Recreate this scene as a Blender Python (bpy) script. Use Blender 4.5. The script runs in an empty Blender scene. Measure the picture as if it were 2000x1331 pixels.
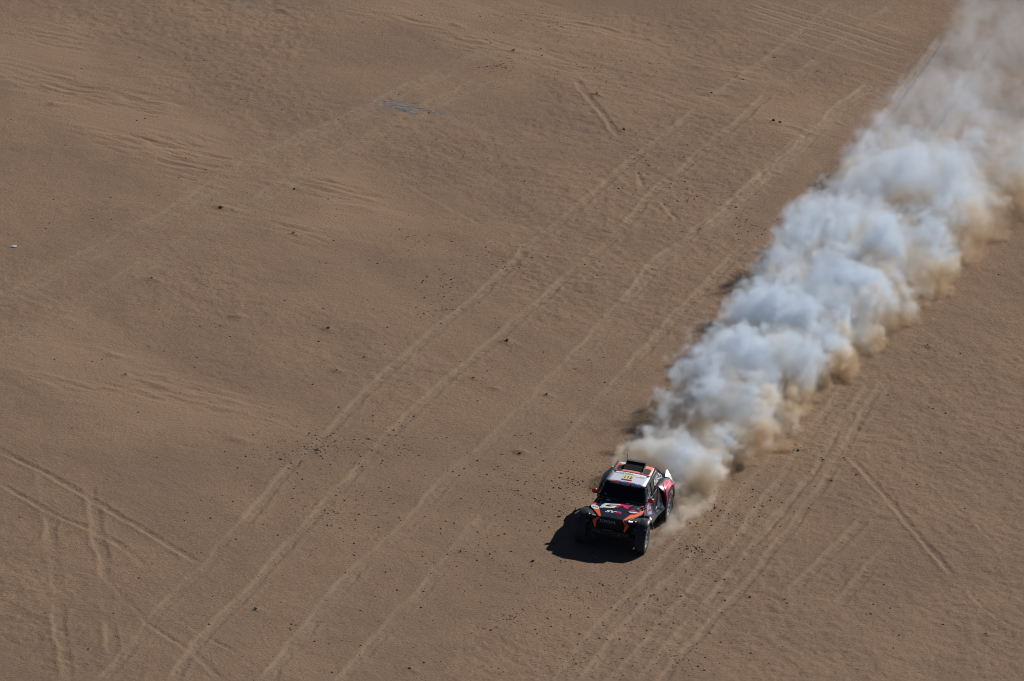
import bpy, bmesh, math, random, time
import numpy as np
from mathutils import Vector, Matrix

sc = bpy.context.scene
col = sc.collection
random.seed(7)
rng = np.random.default_rng(7)

# ---------------------------------------------------------------- camera, sky, sun, exposure
CAM = Vector((-4.20747, -214.78396, 82.46365)); BETA = math.radians(19.585927); ROLL = math.radians(6.0); FPX = 60.4*230.0
fwd = Vector((0, math.cos(BETA), -math.sin(BETA))); r0 = Vector((1, 0, 0)); u0 = Vector((0, math.sin(BETA), math.cos(BETA)))
RIGHT = r0*math.cos(ROLL) + u0*math.sin(ROLL); UP = u0*math.cos(ROLL) - r0*math.sin(ROLL)
cd = bpy.data.cameras.new('camera'); cd.sensor_width = 36.0; cd.lens = FPX/2000*36.0; cd.clip_start = 1.0; cd.clip_end = 6000.0
camo = bpy.data.objects.new('camera', cd); col.objects.link(camo)
rm = Matrix((RIGHT, UP, -fwd)).transposed()
camo.matrix_world = Matrix.Translation(CAM) @ rm.to_4x4()
sc.camera = camo
SUN = Vector((0.945, 1.12, 1.0)).normalized()
sun_el = math.asin(SUN.z); sun_az = math.atan2(SUN.x, SUN.y)
w = bpy.data.worlds.new('World'); sc.world = w; w.use_nodes = True
nt = w.node_tree; sky = nt.nodes.new('ShaderNodeTexSky'); sky.sky_type = 'NISHITA'; sky.sun_disc = False
sky.sun_elevation = sun_el; sky.sun_rotation = sun_az; sky.dust_density = 0.1; sky.air_density = 0.45; sky.ozone_density = 2.0; sky.altitude = 600
nt.links.new(sky.outputs[0], nt.nodes['Background'].inputs[0]); nt.nodes['Background'].inputs[1].default_value = 0.05
ld = bpy.data.lights.new('sun', 'SUN'); ld.energy = 5.0; ld.angle = math.radians(0.5); ld.color = (1.0, 0.965, 0.91)
lo = bpy.data.objects.new('sun', ld); col.objects.link(lo); lo.rotation_euler = SUN.to_track_quat('Z', 'Y').to_euler()
sc.view_settings.view_transform = 'Standard'; sc.view_settings.look = 'None'; sc.view_settings.gamma = 1.0
sc.view_settings.use_curve_mapping = False; sc.view_settings.exposure = 0.0
cy = sc.cycles
cy.use_denoising = True; cy.filter_width = 1.05
cy.use_adaptive_sampling = True; cy.adaptive_threshold = 0.02
cy.max_bounces = 10; cy.diffuse_bounces = 2; cy.glossy_bounces = 2; cy.transmission_bounces = 2; cy.volume_bounces = 6; cy.transparent_max_bounces = 128
cy.volume_step_rate = 2.0; cy.volume_max_steps = 512
PSI = math.radians(12.2)
CF = Vector((-math.sin(PSI), -math.cos(PSI), 0)); CL = Vector((math.cos(PSI), -math.sin(PSI), 0))   # the car's forward and left on the ground

# ---------------------------------------------------------------- helpers
def at(px, py, z=0.0):
    """the point of the level z seen at a pixel of the 2000 x 1331 photograph: a real place on the ground"""
    d = fwd + RIGHT*((px-1000.0)/FPX) - UP*((py-665.5)/FPX)
    t = (z-CAM.z)/d.z
    return CAM + d*t
def tag(o, label=None, cat=None, group=None, kind=None):
    if label: o['label'] = label
    if cat: o['category'] = cat
    if group: o['group'] = group
    if kind: o['kind'] = kind
    return o
def new_obj(name, me, mat=None, parent=None):
    o = bpy.data.objects.new(name, me); col.objects.link(o)
    if mat is not None and me is not None and not me.materials: me.materials.append(mat)
    if parent is not None: o.parent = parent
    return o
def mat(name, colour, rough=.5, metal=0.0, coat=0.0, spec=.5, emit=None):
    m = bpy.data.materials.new(name); m.use_nodes = True; p = m.node_tree.nodes['Principled BSDF']
    p.inputs['Base Color'].default_value = (*colour, 1); p.inputs['Roughness'].default_value = rough
    p.inputs['Metallic'].default_value = metal; p.inputs['Coat Weight'].default_value = coat; p.inputs['Specular IOR Level'].default_value = spec
    if emit: p.inputs['Emission Color'].default_value = (*emit[0], 1); p.inputs['Emission Strength'].default_value = emit[1]
    return m
def _hash(ix, iy, seed):
    h = (ix.astype(np.int64)*374761393 + iy.astype(np.int64)*668265263 + seed*1442695041) & 0xffffffff
    h = ((h ^ (h >> 13))*1274126177) & 0xffffffff
    return ((h ^ (h >> 16)) & 0xffffff)/float(0xffffff)
def vnoise(x, y, seed=0):
    ix = np.floor(x); iy = np.floor(y); fx = x-ix; fy = y-iy
    fx = fx*fx*fx*(fx*(fx*6-15)+10); fy = fy*fy*fy*(fy*(fy*6-15)+10)
    a = _hash(ix, iy, seed); b = _hash(ix+1, iy, seed); c = _hash(ix, iy+1, seed); d = _hash(ix+1, iy+1, seed)
    return (a*(1-fx)+b*fx)*(1-fy) + (c*(1-fx)+d*fx)*fy
def fbm(x, y, octv=3, seed=0, gain=.5):
    t = 0; a = 1; n = 0
    for k in range(octv):
        t = t + a*vnoise(x*2**k+17.3*k, y*2**k-9.1*k, seed+k); n += a; a *= gain
    return t/n
def sst(x, a, b):
    t = np.clip((x-a)/(b-a), 0, 1); return t*t*(3-2*t)

# ---------------------------------------------------------------- the desert floor: one sheet, fine where it is in view
GX0, GX1, GY0, GY1 = -28.0, 19.0, -24.0, 70.0
def axis(a, b, step):
    core = np.arange(a, b+1e-6, step); out = []; d = step; p = 0.0
    while p < 3500: d *= 1.45; p += d; out.append(p)
    out = np.array(out)
    return np.concatenate([a-out[::-1], core, core[-1]+out]), len(out)
gx, nxo = axis(GX0, GX1, .055); gy, nyo = axis(GY0, GY1, .088)
XX, YY = np.meshgrid(gx, gy)                                            # rows run along y
HH = np.zeros_like(XX); TRACK = np.zeros_like(XX); DRIFT = np.zeros_like(XX); CRUST = np.zeros_like(XX); DUG = np.zeros_like(XX); THROWN = np.zeros_like(XX)
inner = (XX > GX0-2) & (XX < GX1+2) & (YY > GY0-2) & (YY < GY1+2)

def resample(pts, step=.25):
    P = np.array(pts, float); out = []
    Q = np.vstack([2*P[0]-P[1], P, 2*P[-1]-P[-2]])
    for i in range(1, len(Q)-2):
        a, b, c, d = Q[i-1], Q[i], Q[i+1], Q[i+2]; n = max(2, int(np.hypot(*(c-b))/step))
        t = np.linspace(0, 1, n, endpoint=False)[:, None]
        out.append(.5*((2*b)+(-a+c)*t+(2*a-5*b+4*c-d)*t*t+(-a+3*b-3*c+d)*t**3))
    out.append(P[-1:]); return np.vstack(out)
def near(pts, reach):
    """for the cells within reach of a line: index window, signed distance, length along it"""
    Pn = resample(pts); L = np.concatenate([[0], np.cumsum(np.hypot(*np.diff(Pn, axis=0).T))])
    x0, x1 = Pn[:, 0].min()-reach, Pn[:, 0].max()+reach; y0, y1 = Pn[:, 1].min()-reach, Pn[:, 1].max()+reach
    i0, i1 = np.searchsorted(gx, [x0, x1]); j0, j1 = np.searchsorted(gy, [y0, y1])
    D = np.full((j1-j0, i1-i0), 1e9); S = np.zeros_like(D)
    for k in range(len(Pn)-1):
        a, b = Pn[k], Pn[k+1]; t = b-a; l2 = (t@t)+1e-12
        ii0, ii1 = np.searchsorted(gx[i0:i1], [min(a[0], b[0])-reach, max(a[0], b[0])+reach])
        jj0, jj1 = np.searchsorted(gy[j0:j1], [min(a[1], b[1])-reach, max(a[1], b[1])+reach])
        if ii1 <= ii0 or jj1 <= jj0: continue
        X = gx[i0+ii0:i0+ii1][None, :]-a[0]; Y = gy[j0+jj0:j0+jj1][:, None]-a[1]
        u = np.clip((X*t[0]+Y*t[1])/l2, 0, 1)
        dx = X-u*t[0]; dy = Y-u*t[1]; d = np.hypot(dx, dy); sg = np.sign(X*t[1]-Y*t[0])
        Dv = D[jj0:jj1, ii0:ii1]; Sv = S[jj0:jj1, ii0:ii1]; m = d < np.abs(Dv)
        Dv[m] = (d*np.where(sg == 0, 1, sg))[m]; Sv[m] = (L[k]+u*math.sqrt(l2))[m]
    return (slice(j0, j1), slice(i0, i1)), D, S, L[-1]
_seed = [100]
def rut(px, width=.32, depth=.05, tint=.8, broken=.5, fade=1.0, berm=.55, tread=0.0, world=False):
    _seed[0] += 7; sd = _seed[0]
    pts = px if world else [tuple(at(*p))[:2] for p in px]
    win, D, S, ln = near(pts, width+.5)
    D = D + (vnoise(S*.45, S*0+3.1, sd)-.5)*.16 + (vnoise(S*2.2, S*0+1.7, sd+3)-.5)*.05
    a = np.abs(D); ends = sst(S, 0, 1.2*fade)*sst(ln-S, 0, 1.2*fade)
    depth *= .38; tint *= .72; width *= .74
    amp = ends*(1-broken + broken*sst(vnoise(S*.55, S*0+9.7, sd+1), .3, .62))
    lump = fbm(S*1.7, D*5+5, 2, sd+2)-.5
    wob = width*(1+.5*(vnoise(S*1.1, S*0+2, sd+5)-.5))
    trough = 1-sst(a, wob*.5-.05, wob*.5+.05)
    side = np.where(D > 0, 1.0, .6)
    brm = np.exp(-((a-wob*.5-.10)/.085)**2)*side*(.5+1.0*vnoise(S*1.6, D*2, sd+4))
    ct = np.where(a < wob*.5, np.sin(S*2*math.pi/.19+np.abs(D)*9)*tread, 0)
    clodd = fbm(S*5.5, D*7+3, 2, sd+8)-.5
    dg = DUG[win]; dg[...] = np.minimum(dg, amp*trough*(-depth*(1+lump*.8)))
    tw = THROWN[win]; tw[...] = np.maximum(tw, amp*depth*berm*brm)
    HH[win] += amp*(lump*depth*.7*np.exp(-(a/(wob*.9))**2) + clodd*(.022+depth*.35)*np.exp(-(a/(wob*.62))**4) + ct*trough)
    edge = np.exp(-((a-wob*.5)/.075)**2)*(.35+1.1*vnoise(S*1.9, D*3, sd+6))
    T = TRACK[win]; T[...] = np.maximum(T, amp*tint*np.clip(edge + trough*(.25+.8*(fbm(S*1.6, D*6, 2, sd+9)-.35)) + .25*np.exp(-(a/(wob*1.2))**2), 0, 1.4))
def band(px, half, strength=1.0, amp=.03):
    """wind-drifted sand: low ripples drawn out across the slope"""
    _seed[0] += 7; sd = _seed[0]
    pts = [tuple(at(*p))[:2] for p in px]
    win, D, S, ln = near(pts, half*1.6)
    X = XX[win]; Y = YY[win]
    edge = half*(.55+.9*fbm(S*.14, S*0+D*.12, 3, sd))
    m = (1-sst(np.abs(D), edge*.55, edge))*sst(S, 0, 4)*sst(ln-S, 0, 4)*strength
    m = m*(.35+.65*sst(fbm(X*.22, Y*.14, 3, sd+9), .35, .62))
    u = X*.93-Y*.36; v = X*.36+Y*.93                                   # along and across the ripples
    wv = v + .9*fbm(u*.35, v*.35, 2, sd+1)
    rip = np.sin(wv*2*math.pi/.62+7*fbm(u*.8, v*.9, 2, sd+2))*.16 + (fbm(u*.9, wv*3.4, 3, sd+3, .6)-.5)*2.0
    patch = sst(fbm(u*.18, v*.4, 2, sd+4), .35, .75)
    HH[win] += m*amp*rip*(.15+1.05*patch) + m*amp*1.5*(fbm(u*.12, v*.35, 3, sd+5)-.4)
    Dv = DRIFT[win]; Dv[...] = np.maximum(Dv, m)
def heap(px, py, r=.25, h=.07, tail=(1.0, .1), tl=4.0):
    """a clod with the little tail of sand that gathers behind it"""
    c = at(px, py); i0, i1 = np.searchsorted(gx, [c.x-2, c.x+2]); j0, j1 = np.searchsorted(gy, [c.y-2, c.y+2])
    X = gx[i0:i1][None, :]-c.x; Y = gy[j0:j1][:, None]-c.y
    n = fbm(X*6, Y*6, 2, int(px))-.5
    a = math.atan2(tail[1], tail[0]); u = X*math.cos(a)+Y*math.sin(a); v = -X*math.sin(a)+Y*math.cos(a)
    ul = np.where(u > 0, u/tl, u)
    HH[j0:j1, i0:i1] += h*np.exp(-((ul/r)**2+(v/r)**2))*(1+n*.9)

# broad swells and the rough crust
HH += np.where(inner, (fbm(XX*.06, YY*.06, 3, 3)-.5)*.17, 0)*sst(np.hypot(XX+.2, YY), 5, 14)
for a in [([(-60, 40), (120, 130), (330, 250), (520, 370), (680, 500)], 4.6, 1.0, .05), ([(620, -40), (900, 20), (1090, 80), (1330, 150), (1560, 215), (1700, 300)], 4.2, 1.0, .055),
          ([(-60, 600), (110, 690), (260, 760), (430, 830), (600, 900)], 4.0, .9, .04), ([(500, 420), (640, 560), (800, 640), (950, 760), (1100, 850)], 2.6, .5, .025),
          ([(1000, 60), (1200, 190), (1260, 260)], 1.6, .5, .03), ([(1560, 1130), (1720, 1230), (1900, 1330)], 2.6, .5, .03),
          ([(760, 870), (900, 960), (1010, 1010)], 2.0, .5, .025), ([(1540, 20), (1700, 60), (1850, 110)], 2.4, .5, .03)]: band(*a)
rough_mask = sst(fbm(XX*.11, YY*.08, 3, 21), .38, .62)
HH += np.where(inner, (fbm(XX*3.4, YY*2.7, 3, 31, .65)-.5)*.072*(.30+.70*rough_mask)*(1-.75*np.clip(DRIFT, 0, 1)) + (fbm(XX*.7, YY*.6, 2, 41)-.5)*.05, 0)
T1 = dict(width=.40, depth=.07, tint=.68, broken=.5)
rut([(190, 1345), (300, 1215), (420, 1085), (480, 1020), (565, 920), (620, 865), (720, 770), (830, 665), (960, 555), (1060, 460), (1200, 345), (1370, 205)], **T1)
rut([(330, 1345), (400, 1250), (480, 1165), (560, 1075), (640, 985), (720, 895), (860, 755), (1000, 640), (1180, 480), (1290, 365), (1420, 255), (1510, 180)], **T1)
rut([(1380, 195), (1450, 150), (1590, 40), (1640, 0)], width=.34, depth=.03, tint=.9, broken=.3)
rut([(1520, 175), (1600, 115), (1690, 50), (1750, 5)], width=.34, depth=.03, tint=.8, broken=.6)
rut([(510, 1345), (650, 1165), (760, 1060), (870, 945), (940, 880), (990, 835), (1060, 765), (1160, 665), (1240, 570), (1300, 500), (1380, 450)], width=.55, depth=.06, tint=1.0, broken=.45)
rut([(1380, 452), (1440, 392), (1560, 288), (1640, 213), (1710, 160)], width=.72, depth=.06, tint=1.9, broken=.2)
rut([(1330, 480), (1400, 415), (1500, 325), (1600, 235)], width=.3, depth=.05, tint=.5, broken=.4)
rut([(655, 1345), (790, 1190), (880, 1090), (960, 1000)], width=.45, depth=.055, tint=.8, broken=.5)
rut([(1160, 800), (1260, 690), (1340, 600), (1400, 540), (1460, 478)], width=.42, depth=.06, tint=.6, broken=.5)
rut([(990, 985), (1080, 890), (1160, 800), (1250, 700)], width=.35, depth=.035, tint=.5, broken=.6)
for k, (dx, dp, tn) in enumerate([(0, .055, .75), (52, .045, .9), (110, .06, .8), (165, .045, .9), (205, .075, .7)]):
    rut([(1075+dx, 1345), (1175+dx, 1225), (1270+dx, 1120), (1350+dx*.95, 1030), (1440+dx*.9, 920), (1505+dx*.82, 830), (1580+dx*.75, 740)], width=.34, depth=dp, tint=tn, broken=.4)
rut([(1450, 1092), (1520, 1015), (1570, 950), (1610, 890), (1642, 828)], width=.16, depth=.08, tint=.2, broken=.1, berm=.7)
rut([(-10, 878), (85, 925), (130, 952), (200, 990), (330, 1065), (400, 1110)], width=.34, depth=.075, tint=.35, broken=.6, berm=.7)
rut([(-10, 938), (70, 985), (90, 998), (220, 1060), (300, 1120)], width=.3, depth=.065, tint=.35, broken=.65, berm=.7)
rut([(80, 915), (88, 960), (97, 1010), (110, 1130), (120, 1240), (132, 1345)], width=.44, depth=.06, tint=.4, broken=.75, berm=.8)
rut([(172, 945), (185, 1000), (195, 1050), (208, 1180), (216, 1250), (232, 1345)], width=.44, depth=.06, tint=.4, broken=.75, berm=.8)
rut([(190, 1110), (270, 1200), (300, 1230), (380, 1285), (450, 1345)], width=.24, depth=.06, tint=.3, broken=.5)
rut([(110, 1110), (230, 1140), (330, 1200), (440, 1270), (520, 1330)], width=.2, depth=.045, tint=.3, broken=.7)
rut([(1650, 885), (1690, 930), (1730, 972), (1800, 1050), (1872, 1132)], width=.26, depth=.085, tint=.3, broken=.25, berm=.9)
rut([(1872, 1132), (1930, 1190), (2010, 1250)], width=.2, depth=.04, tint=.2, broken=.5)
rut([(1770, 890), (1860, 980), (1960, 1080)], width=.16, depth=.03, tint=.1, broken=.6)
rut([(1700, 1005), (1650, 1055), (1600, 1105), (1540, 1165)], width=.4, depth=.065, tint=.35, broken=.7, berm=.8)
rut([(1755, 1055), (1700, 1110), (1660, 1155), (1620, 1190)], width=.4, depth=.065, tint=.35, broken=.5, berm=.8, tread=.012)
rut([(1118, 148), (1160, 200), (1190, 240), (1215, 275)], width=.34, depth=.07, tint=.3, broken=.3, berm=.8)
rut([(1240, 330), (1262, 365)], width=.2, depth=.05, tint=.3, broken=.1, fade=.4)
rut([(1288, 390), (1325, 435)], width=.2, depth=.05, tint=.3, broken=.1, fade=.4)
for dy, dp in ((0, .04), (14, .05), (26, .05), (40, .035), (-22, .03), (60, .03)):
    rut([(1440, -12+dy), (1560, 22+dy), (1680, 58+dy), (1790, 92+dy)], width=.34, depth=dp, tint=.8, broken=.3)
rut([(1060, 50), (900, 125), (720, 212), (500, 312), (370, 392), (200, 490), (0, 592)], width=.8, depth=.015, tint=.75, broken=.5)
rut([(960, 150), (750, 255), (600, 335), (450, 425), (300, 515), (150, 600), (0, 682)], width=.8, depth=.015, tint=.75, broken=.5)
rut([(780, 350), (860, 395), (960, 450)], width=.3, depth=.03, tint=.4, broken=.3)
rut([(0, 645), (140, 620), (60, 560), (-10, 545)], width=.4, depth=.03, tint=.6, broken=.4)
for sd_ in (-1, 1):                                                   # the car's own fresh tracks
    rut([tuple(-CF*q+CL*(sd_*.985))[:2] for q in (-1.75, 5, 15, 30, 45, 60)], width=.42, depth=.13, tint=.5, broken=.2, world=True, tread=.012)
HEAPS = [(245, 735, .16, .10), (990, 672, .26, .12), (925, 742, .2, .08), (641, 645, .22, .09), (657, 728, .18, .08), (1004, 100, .22, .14), (500, 1194, .15, .1), (1041, 1097, .12, .05), (800, 1309, .18, .1),
         (296, 548, .2, .09), (402, 333, .22, .12), (432, 407, .3, .13), (1219, 252, .3, .12), (1166, 186, .2, .1), (103, 205, .3, .12), (1388, 182, .2, .13), (1362, 132, .2, .1), (888, 48, .18, .1),
         (1015, 885, .2, .1), (965, 760, .16, .07), (1067, 773, .2, .1), (455, 860, .3, .12), (573, 458, .2, .1), (218, 695, .2, .09), (460, 620, .25, .1), (1812, 675, .18, .1), (1795, 745, .14, .07), (1990, 660, .2, .08),
         (850, 345, .15, .06), (1925, 1240, .14, .07), (1745, 955, .18, .07), (1465, 1165, .2, .09), (1650, 1272, .16, .06), (1632, 238, .16, .08), (1440, 150, .16, .1), (1465, 205, .2, .1), (1415, 1130, .18, .07), (1430, 1130, .12, .06), (550, 20, .3, .1)]
for hx, hy, r, h in HEAPS: heap(hx, hy, r*random.uniform(.7, 1.1), h*random.uniform(.35, .75), (1.0, random.uniform(-.8, .5)), random.uniform(1.2, 3.0))
# bluish grey crust laid bare in two streaks
for px, py, lx, ly, st in [(793, 211, 1.5, .9, .9), (765, 206, .8, .6, .7), (1121, 252, .9, .25, .45), (470, 4, 1.6, .7, .5)]:
    c = at(px, py); u = (XX-c.x)-(YY-c.y)*.25; v = (YY-c.y)+(XX-c.x)*.45
    m = np.exp(-((u/lx)**2+(v/ly)**2))
    st_ = fbm(u*1.1, v*5.0, 3, 77+int(px), .65)
    CRUST = np.maximum(CRUST, st*sst(m*.75+(st_-.5)*2.2, .25, .8)*sst(m, .03, .3))
HH = np.where(inner, HH+DUG+THROWN, 0.0)

gm = bpy.data.meshes.new('desert_sand'); ny, nx = XX.shape
co = np.stack([XX, YY, HH], -1).astype(np.float32).reshape(-1, 3)
idx = np.arange(nx*ny, dtype=np.int32).reshape(ny, nx)
qd = np.stack([idx[:-1, :-1], idx[:-1, 1:], idx[1:, 1:], idx[1:, :-1]], -1).reshape(-1, 4)
gm.vertices.add(len(co)); gm.vertices.foreach_set('co', co.ravel())
gm.loops.add(qd.size); gm.loops.foreach_set('vertex_index', qd.ravel())
gm.polygons.add(len(qd)); gm.polygons.foreach_set('loop_start', np.arange(0, qd.size, 4, dtype=np.int32))
gm.polygons.foreach_set('use_smooth', np.ones(len(qd), bool))
gm.update(calc_edges=True)
for nm, arr in (('track', TRACK), ('drift', DRIFT), ('crust', CRUST)):
    at_ = gm.attributes.new(nm, 'FLOAT', 'POINT'); at_.data.foreach_set('value', arr.astype(np.float32).ravel())
def height(x, y):
    i = min(max(int(np.searchsorted(gx, x)), 1), nx-1); j = min(max(int(np.searchsorted(gy, y)), 1), ny-1)
    fx = (x-gx[i-1])/(gx[i]-gx[i-1]); fy = (y-gy[j-1])/(gy[j]-gy[j-1])
    return float((HH[j-1, i-1]*(1-fx)+HH[j-1, i]*fx)*(1-fy)+(HH[j, i-1]*(1-fx)+HH[j, i]*fx)*fy)

sm = bpy.data.materials.new('sand'); sm.use_nodes = True; n = sm.node_tree.nodes; lk = sm.node_tree.links; bs = n['Principled BSDF']
bs.inputs['Roughness'].default_value = .95; bs.inputs['Specular IOR Level'].default_value = .15
tc = n.new('ShaderNodeTexCoord')
def sn(scale, detail, rough=.55, sc3=None):
    t = n.new('ShaderNodeTexNoise'); t.inputs['Scale'].default_value = scale; t.inputs['Detail'].default_value = detail; t.inputs['Roughness'].default_value = rough
    if sc3:
        mp = n.new('ShaderNodeMapping'); mp.inputs['Scale'].default_value = sc3; lk.new(tc.outputs['Object'], mp.inputs[0]); lk.new(mp.outputs[0], t.inputs[0])
    else: lk.new(tc.outputs['Object'], t.inputs[0])
    return t.outputs[0]
def ramp(s, a, b):
    r = n.new('ShaderNodeMapRange'); r.inputs['From Min'].default_value = a; r.inputs['From Max'].default_value = b; lk.new(s, r.inputs['Value']); return r.outputs[0]
def mix(f, a, b):
    m = n.new('ShaderNodeMix'); m.data_type = 'RGBA'
    for s, v in ((m.inputs[0], f), (m.inputs[6], a), (m.inputs[7], b)):
        if isinstance(v, tuple): s.default_value = (*v, 1)
        elif isinstance(v, float): s.default_value = v
        else: lk.new(v, s)
    return m.outputs[2]
def attr(nm):
    a = n.new('ShaderNodeAttribute'); a.attribute_name = nm; return a.outputs['Fac']
def mul(a, b):
    m = n.new('ShaderNodeMath'); m.operation = 'MULTIPLY'
    for s, v in ((m.inputs[0], a), (m.inputs[1], b)):
        if isinstance(v, float): s.default_value = v
        else: lk.new(v, s)
    return m.outputs[0]
SAND_A, SAND_B = (.226, .160, .116), (.186, .135, .102)
c = mix(ramp(sn(.16, 5, .6), .38, .62), SAND_A, SAND_B)
c = mix(mul(ramp(sn(.45, 4, .6, (1.0, .6, 1.0)), .45, .7), .35), c, (.175, .132, .105))
c = mix(mul(ramp(sn(3.2, 5, .65), .35, .7), .35), c, (.145, .102, .074))
c = mix(mul(ramp(sn(15.0, 3, .75), .42, .72), .6), c, (.095, .066, .048))
c = mix(mul(ramp(sn(11.0, 3, .75, (1.0, 1.0, 3.1)), .55, .8), .35), c, (.27, .20, .15))
c = mix(mul(attr('drift'), .5), c, (.255, .181, .131))
c = mix(mul(attr('track'), .62), c, (.235, .188, .142))
c = mix(mul(attr('crust'), 1.0), c, mix(ramp(sn(2.0, 4, .7, (1.0, 4.0, 1.0)), .4, .62), (.05, .06, .08), (.21, .21, .215)))
wm = n.new('ShaderNodeMix'); wm.data_type = 'RGBA'; wm.blend_type = 'MULTIPLY'; wm.inputs[0].default_value = 1.0; lk.new(c, wm.inputs[6]); wm.inputs[7].default_value = (1.14, 1.035, .92, 1)
lk.new(wm.outputs[2], bs.inputs['Base Color'])
bp = n.new('ShaderNodeBump'); bp.inputs['Strength'].default_value = .8; bp.inputs['Distance'].default_value = .05
lk.new(sn(9.0, 4, .65), bp.inputs['Height']); lk.new(bp.outputs[0], bs.inputs['Normal'])
ground = new_obj('desert_sand', gm, sm); tag(ground, 'wide brown desert sand floor crossed by old tyre tracks', None, None, 'structure')

# ---------------------------------------------------------------- the rally car (x forward, y to its left, z up)
PAINT = mat('black_paint', (.013, .020, .032), .30, 0, .4); FLARE = mat('dark_fender_plastic', (.016, .030, .045), .42)
ORANGE = mat('orange_paint', (.97, .115, .028), .5); CORAL = mat('coral_paint', (.86, .27, .19), .5); SILVER = mat('silver_roof_paint', (.70, .76, .85), .35, 0, .2)
CRIMSON = mat('crimson_vinyl', (.75, .015, .11), .4); WHITE = mat('white_vinyl', (.85, .86, .88), .4); GLASS = mat('tinted_glass', (.004, .005, .007), .08, 0, 0, .35)
BLACK = mat('matt_black', (.006, .006, .007), .7); RUBBER = mat('rubber', (.038, .042, .047), .85); RIM = mat('grey_alloy', (.30, .33, .36), .45, .1)
BLUE = mat('blue_vinyl', (.03, .10, .42), .4); VIOLET = mat('violet_vinyl', (.09, .07, .38), .4); YELLOW = mat('pale_yellow_vinyl', (.80, .66, .30), .45); RED = mat('red_vinyl', (.42, .012, .02), .4)
MIRROR_RED = mat('mirror_red', (.72, .03, .015), .35); GREYTXT = mat('grey_lettering', (.42, .46, .50), .4); LAMP = mat('headlamp_lens', (.9, .92, .95), .1, 0, 0, .5, ((1, .98, .95), 1.2))
TEAL = mat('teal_sticker', (.03, .28, .25), .4); LILAC = mat('lilac_vinyl', (.42, .38, .66), .4); STEEL = mat('dusty_steel', (.20, .19, .18), .5, .5); DUSTY = mat('dusty_black', (.035, .032, .03), .7)

car = bpy.data.objects.new('rally_car', None); col.objects.link(car)
car.rotation_euler = (0, 0, math.atan2(CF.y, CF.x)); car.location = (0, 0, -.01)
tag(car, 'black and orange rally car with silver roof, big off-road tyres and white GR hood logo', 'rally car')

def mesh_from(verts, faces, smooth=False):
    me = bpy.data.meshes.new('m'); me.from_pydata([tuple(v) for v in verts], [], faces); me.update()
    if smooth: me.polygons.foreach_set('use_smooth', [True]*len(me.polygons))
    return me
def part(name, me, m, parent=car, label=None):
    me.name = name; o = new_obj(name, me, m, parent)
    if label: o['label'] = label
    return o
def grid(fn, us, vs, flip=False, smooth=True):
    nu, nv = len(us), len(vs); vv = [fn(u, v) for u in us for v in vs]; ff = []
    for i in range(nu-1):
        for j in range(nv-1):
            q = (i*nv+j, (i+1)*nv+j, (i+1)*nv+j+1, i*nv+j+1); ff.append(q[::-1] if flip else q)
    return mesh_from(vv, ff, smooth)
def solid(me, t):
    """give a sheet its thickness"""
    bm = bmesh.new(); bm.from_mesh(me); bmesh.ops.recalc_face_normals(bm, faces=bm.faces); bmesh.ops.solidify(bm, geom=bm.faces, thickness=t); bm.to_mesh(me); bm.free(); return me
def box(x0, x1, y0, y1, z0, z1, bev=.015, taper=None):
    bm = bmesh.new(); bmesh.ops.create_cube(bm, size=1)
    for v in bm.verts: v.co = Vector(((x0+x1)/2+v.co.x*(x1-x0), (y0+y1)/2+v.co.y*(y1-y0), (z0+z1)/2+v.co.z*(z1-z0)))
    if taper:
        for v in bm.verts: v.co = Vector(taper(v.co))
    if bev: bmesh.ops.bevel(bm, geom=bm.edges[:], offset=bev, segments=2, affect='EDGES')
    me = bpy.data.meshes.new('m'); bm.to_mesh(me); bm.free(); return me
def tube(pts, r, seg=8):
    bm = bmesh.new(); rings = []
    for i, p in enumerate(pts):
        p = Vector(p); t = (Vector(pts[min(i+1, len(pts)-1)])-Vector(pts[max(i-1, 0)])).normalized(); a = t.orthogonal().normalized(); b = t.cross(a)
        rings.append([bm.verts.new(p+(a*math.cos(k*2*math.pi/seg)+b*math.sin(k*2*math.pi/seg))*r) for k in range(seg)])
    for A, B in zip(rings, rings[1:]):
        for k in range(seg): bm.faces.new((A[k], A[(k+1) % seg], B[(k+1) % seg], B[k]))
    bm.faces.new(rings[0][::-1]); bm.faces.new(rings[-1]); me = bpy.data.meshes.new('m'); bm.to_mesh(me); bm.free(); return me
def decal(polys, fn, cut=.08, t=.004):
    """flat vinyl cut to outlines in surface coordinates and laid on a surface fn(u, v, lift)"""
    bm = bmesh.new()
    for pl in polys:
        vs = [bm.verts.new((a, b, 0)) for a, b in pl]
        try: bm.faces.new(vs)
        except ValueError: pass
    return _lay(bm, fn, cut, t)
def _lay(bm, fn, cut, t):
    bmesh.ops.triangulate(bm, faces=bm.faces[:])
    for _ in range(4):
        le = [e for e in bm.edges if e.calc_length() > cut]
        if not le: break
        bmesh.ops.subdivide_edges(bm, edges=le, cuts=1); bmesh.ops.triangulate(bm, faces=bm.faces[:])
    for v in bm.verts: v.co = Vector(fn(v.co.x, v.co.y, t))
    me = bpy.data.meshes.new('m'); bm.to_mesh(me); bm.free(); return me
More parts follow.
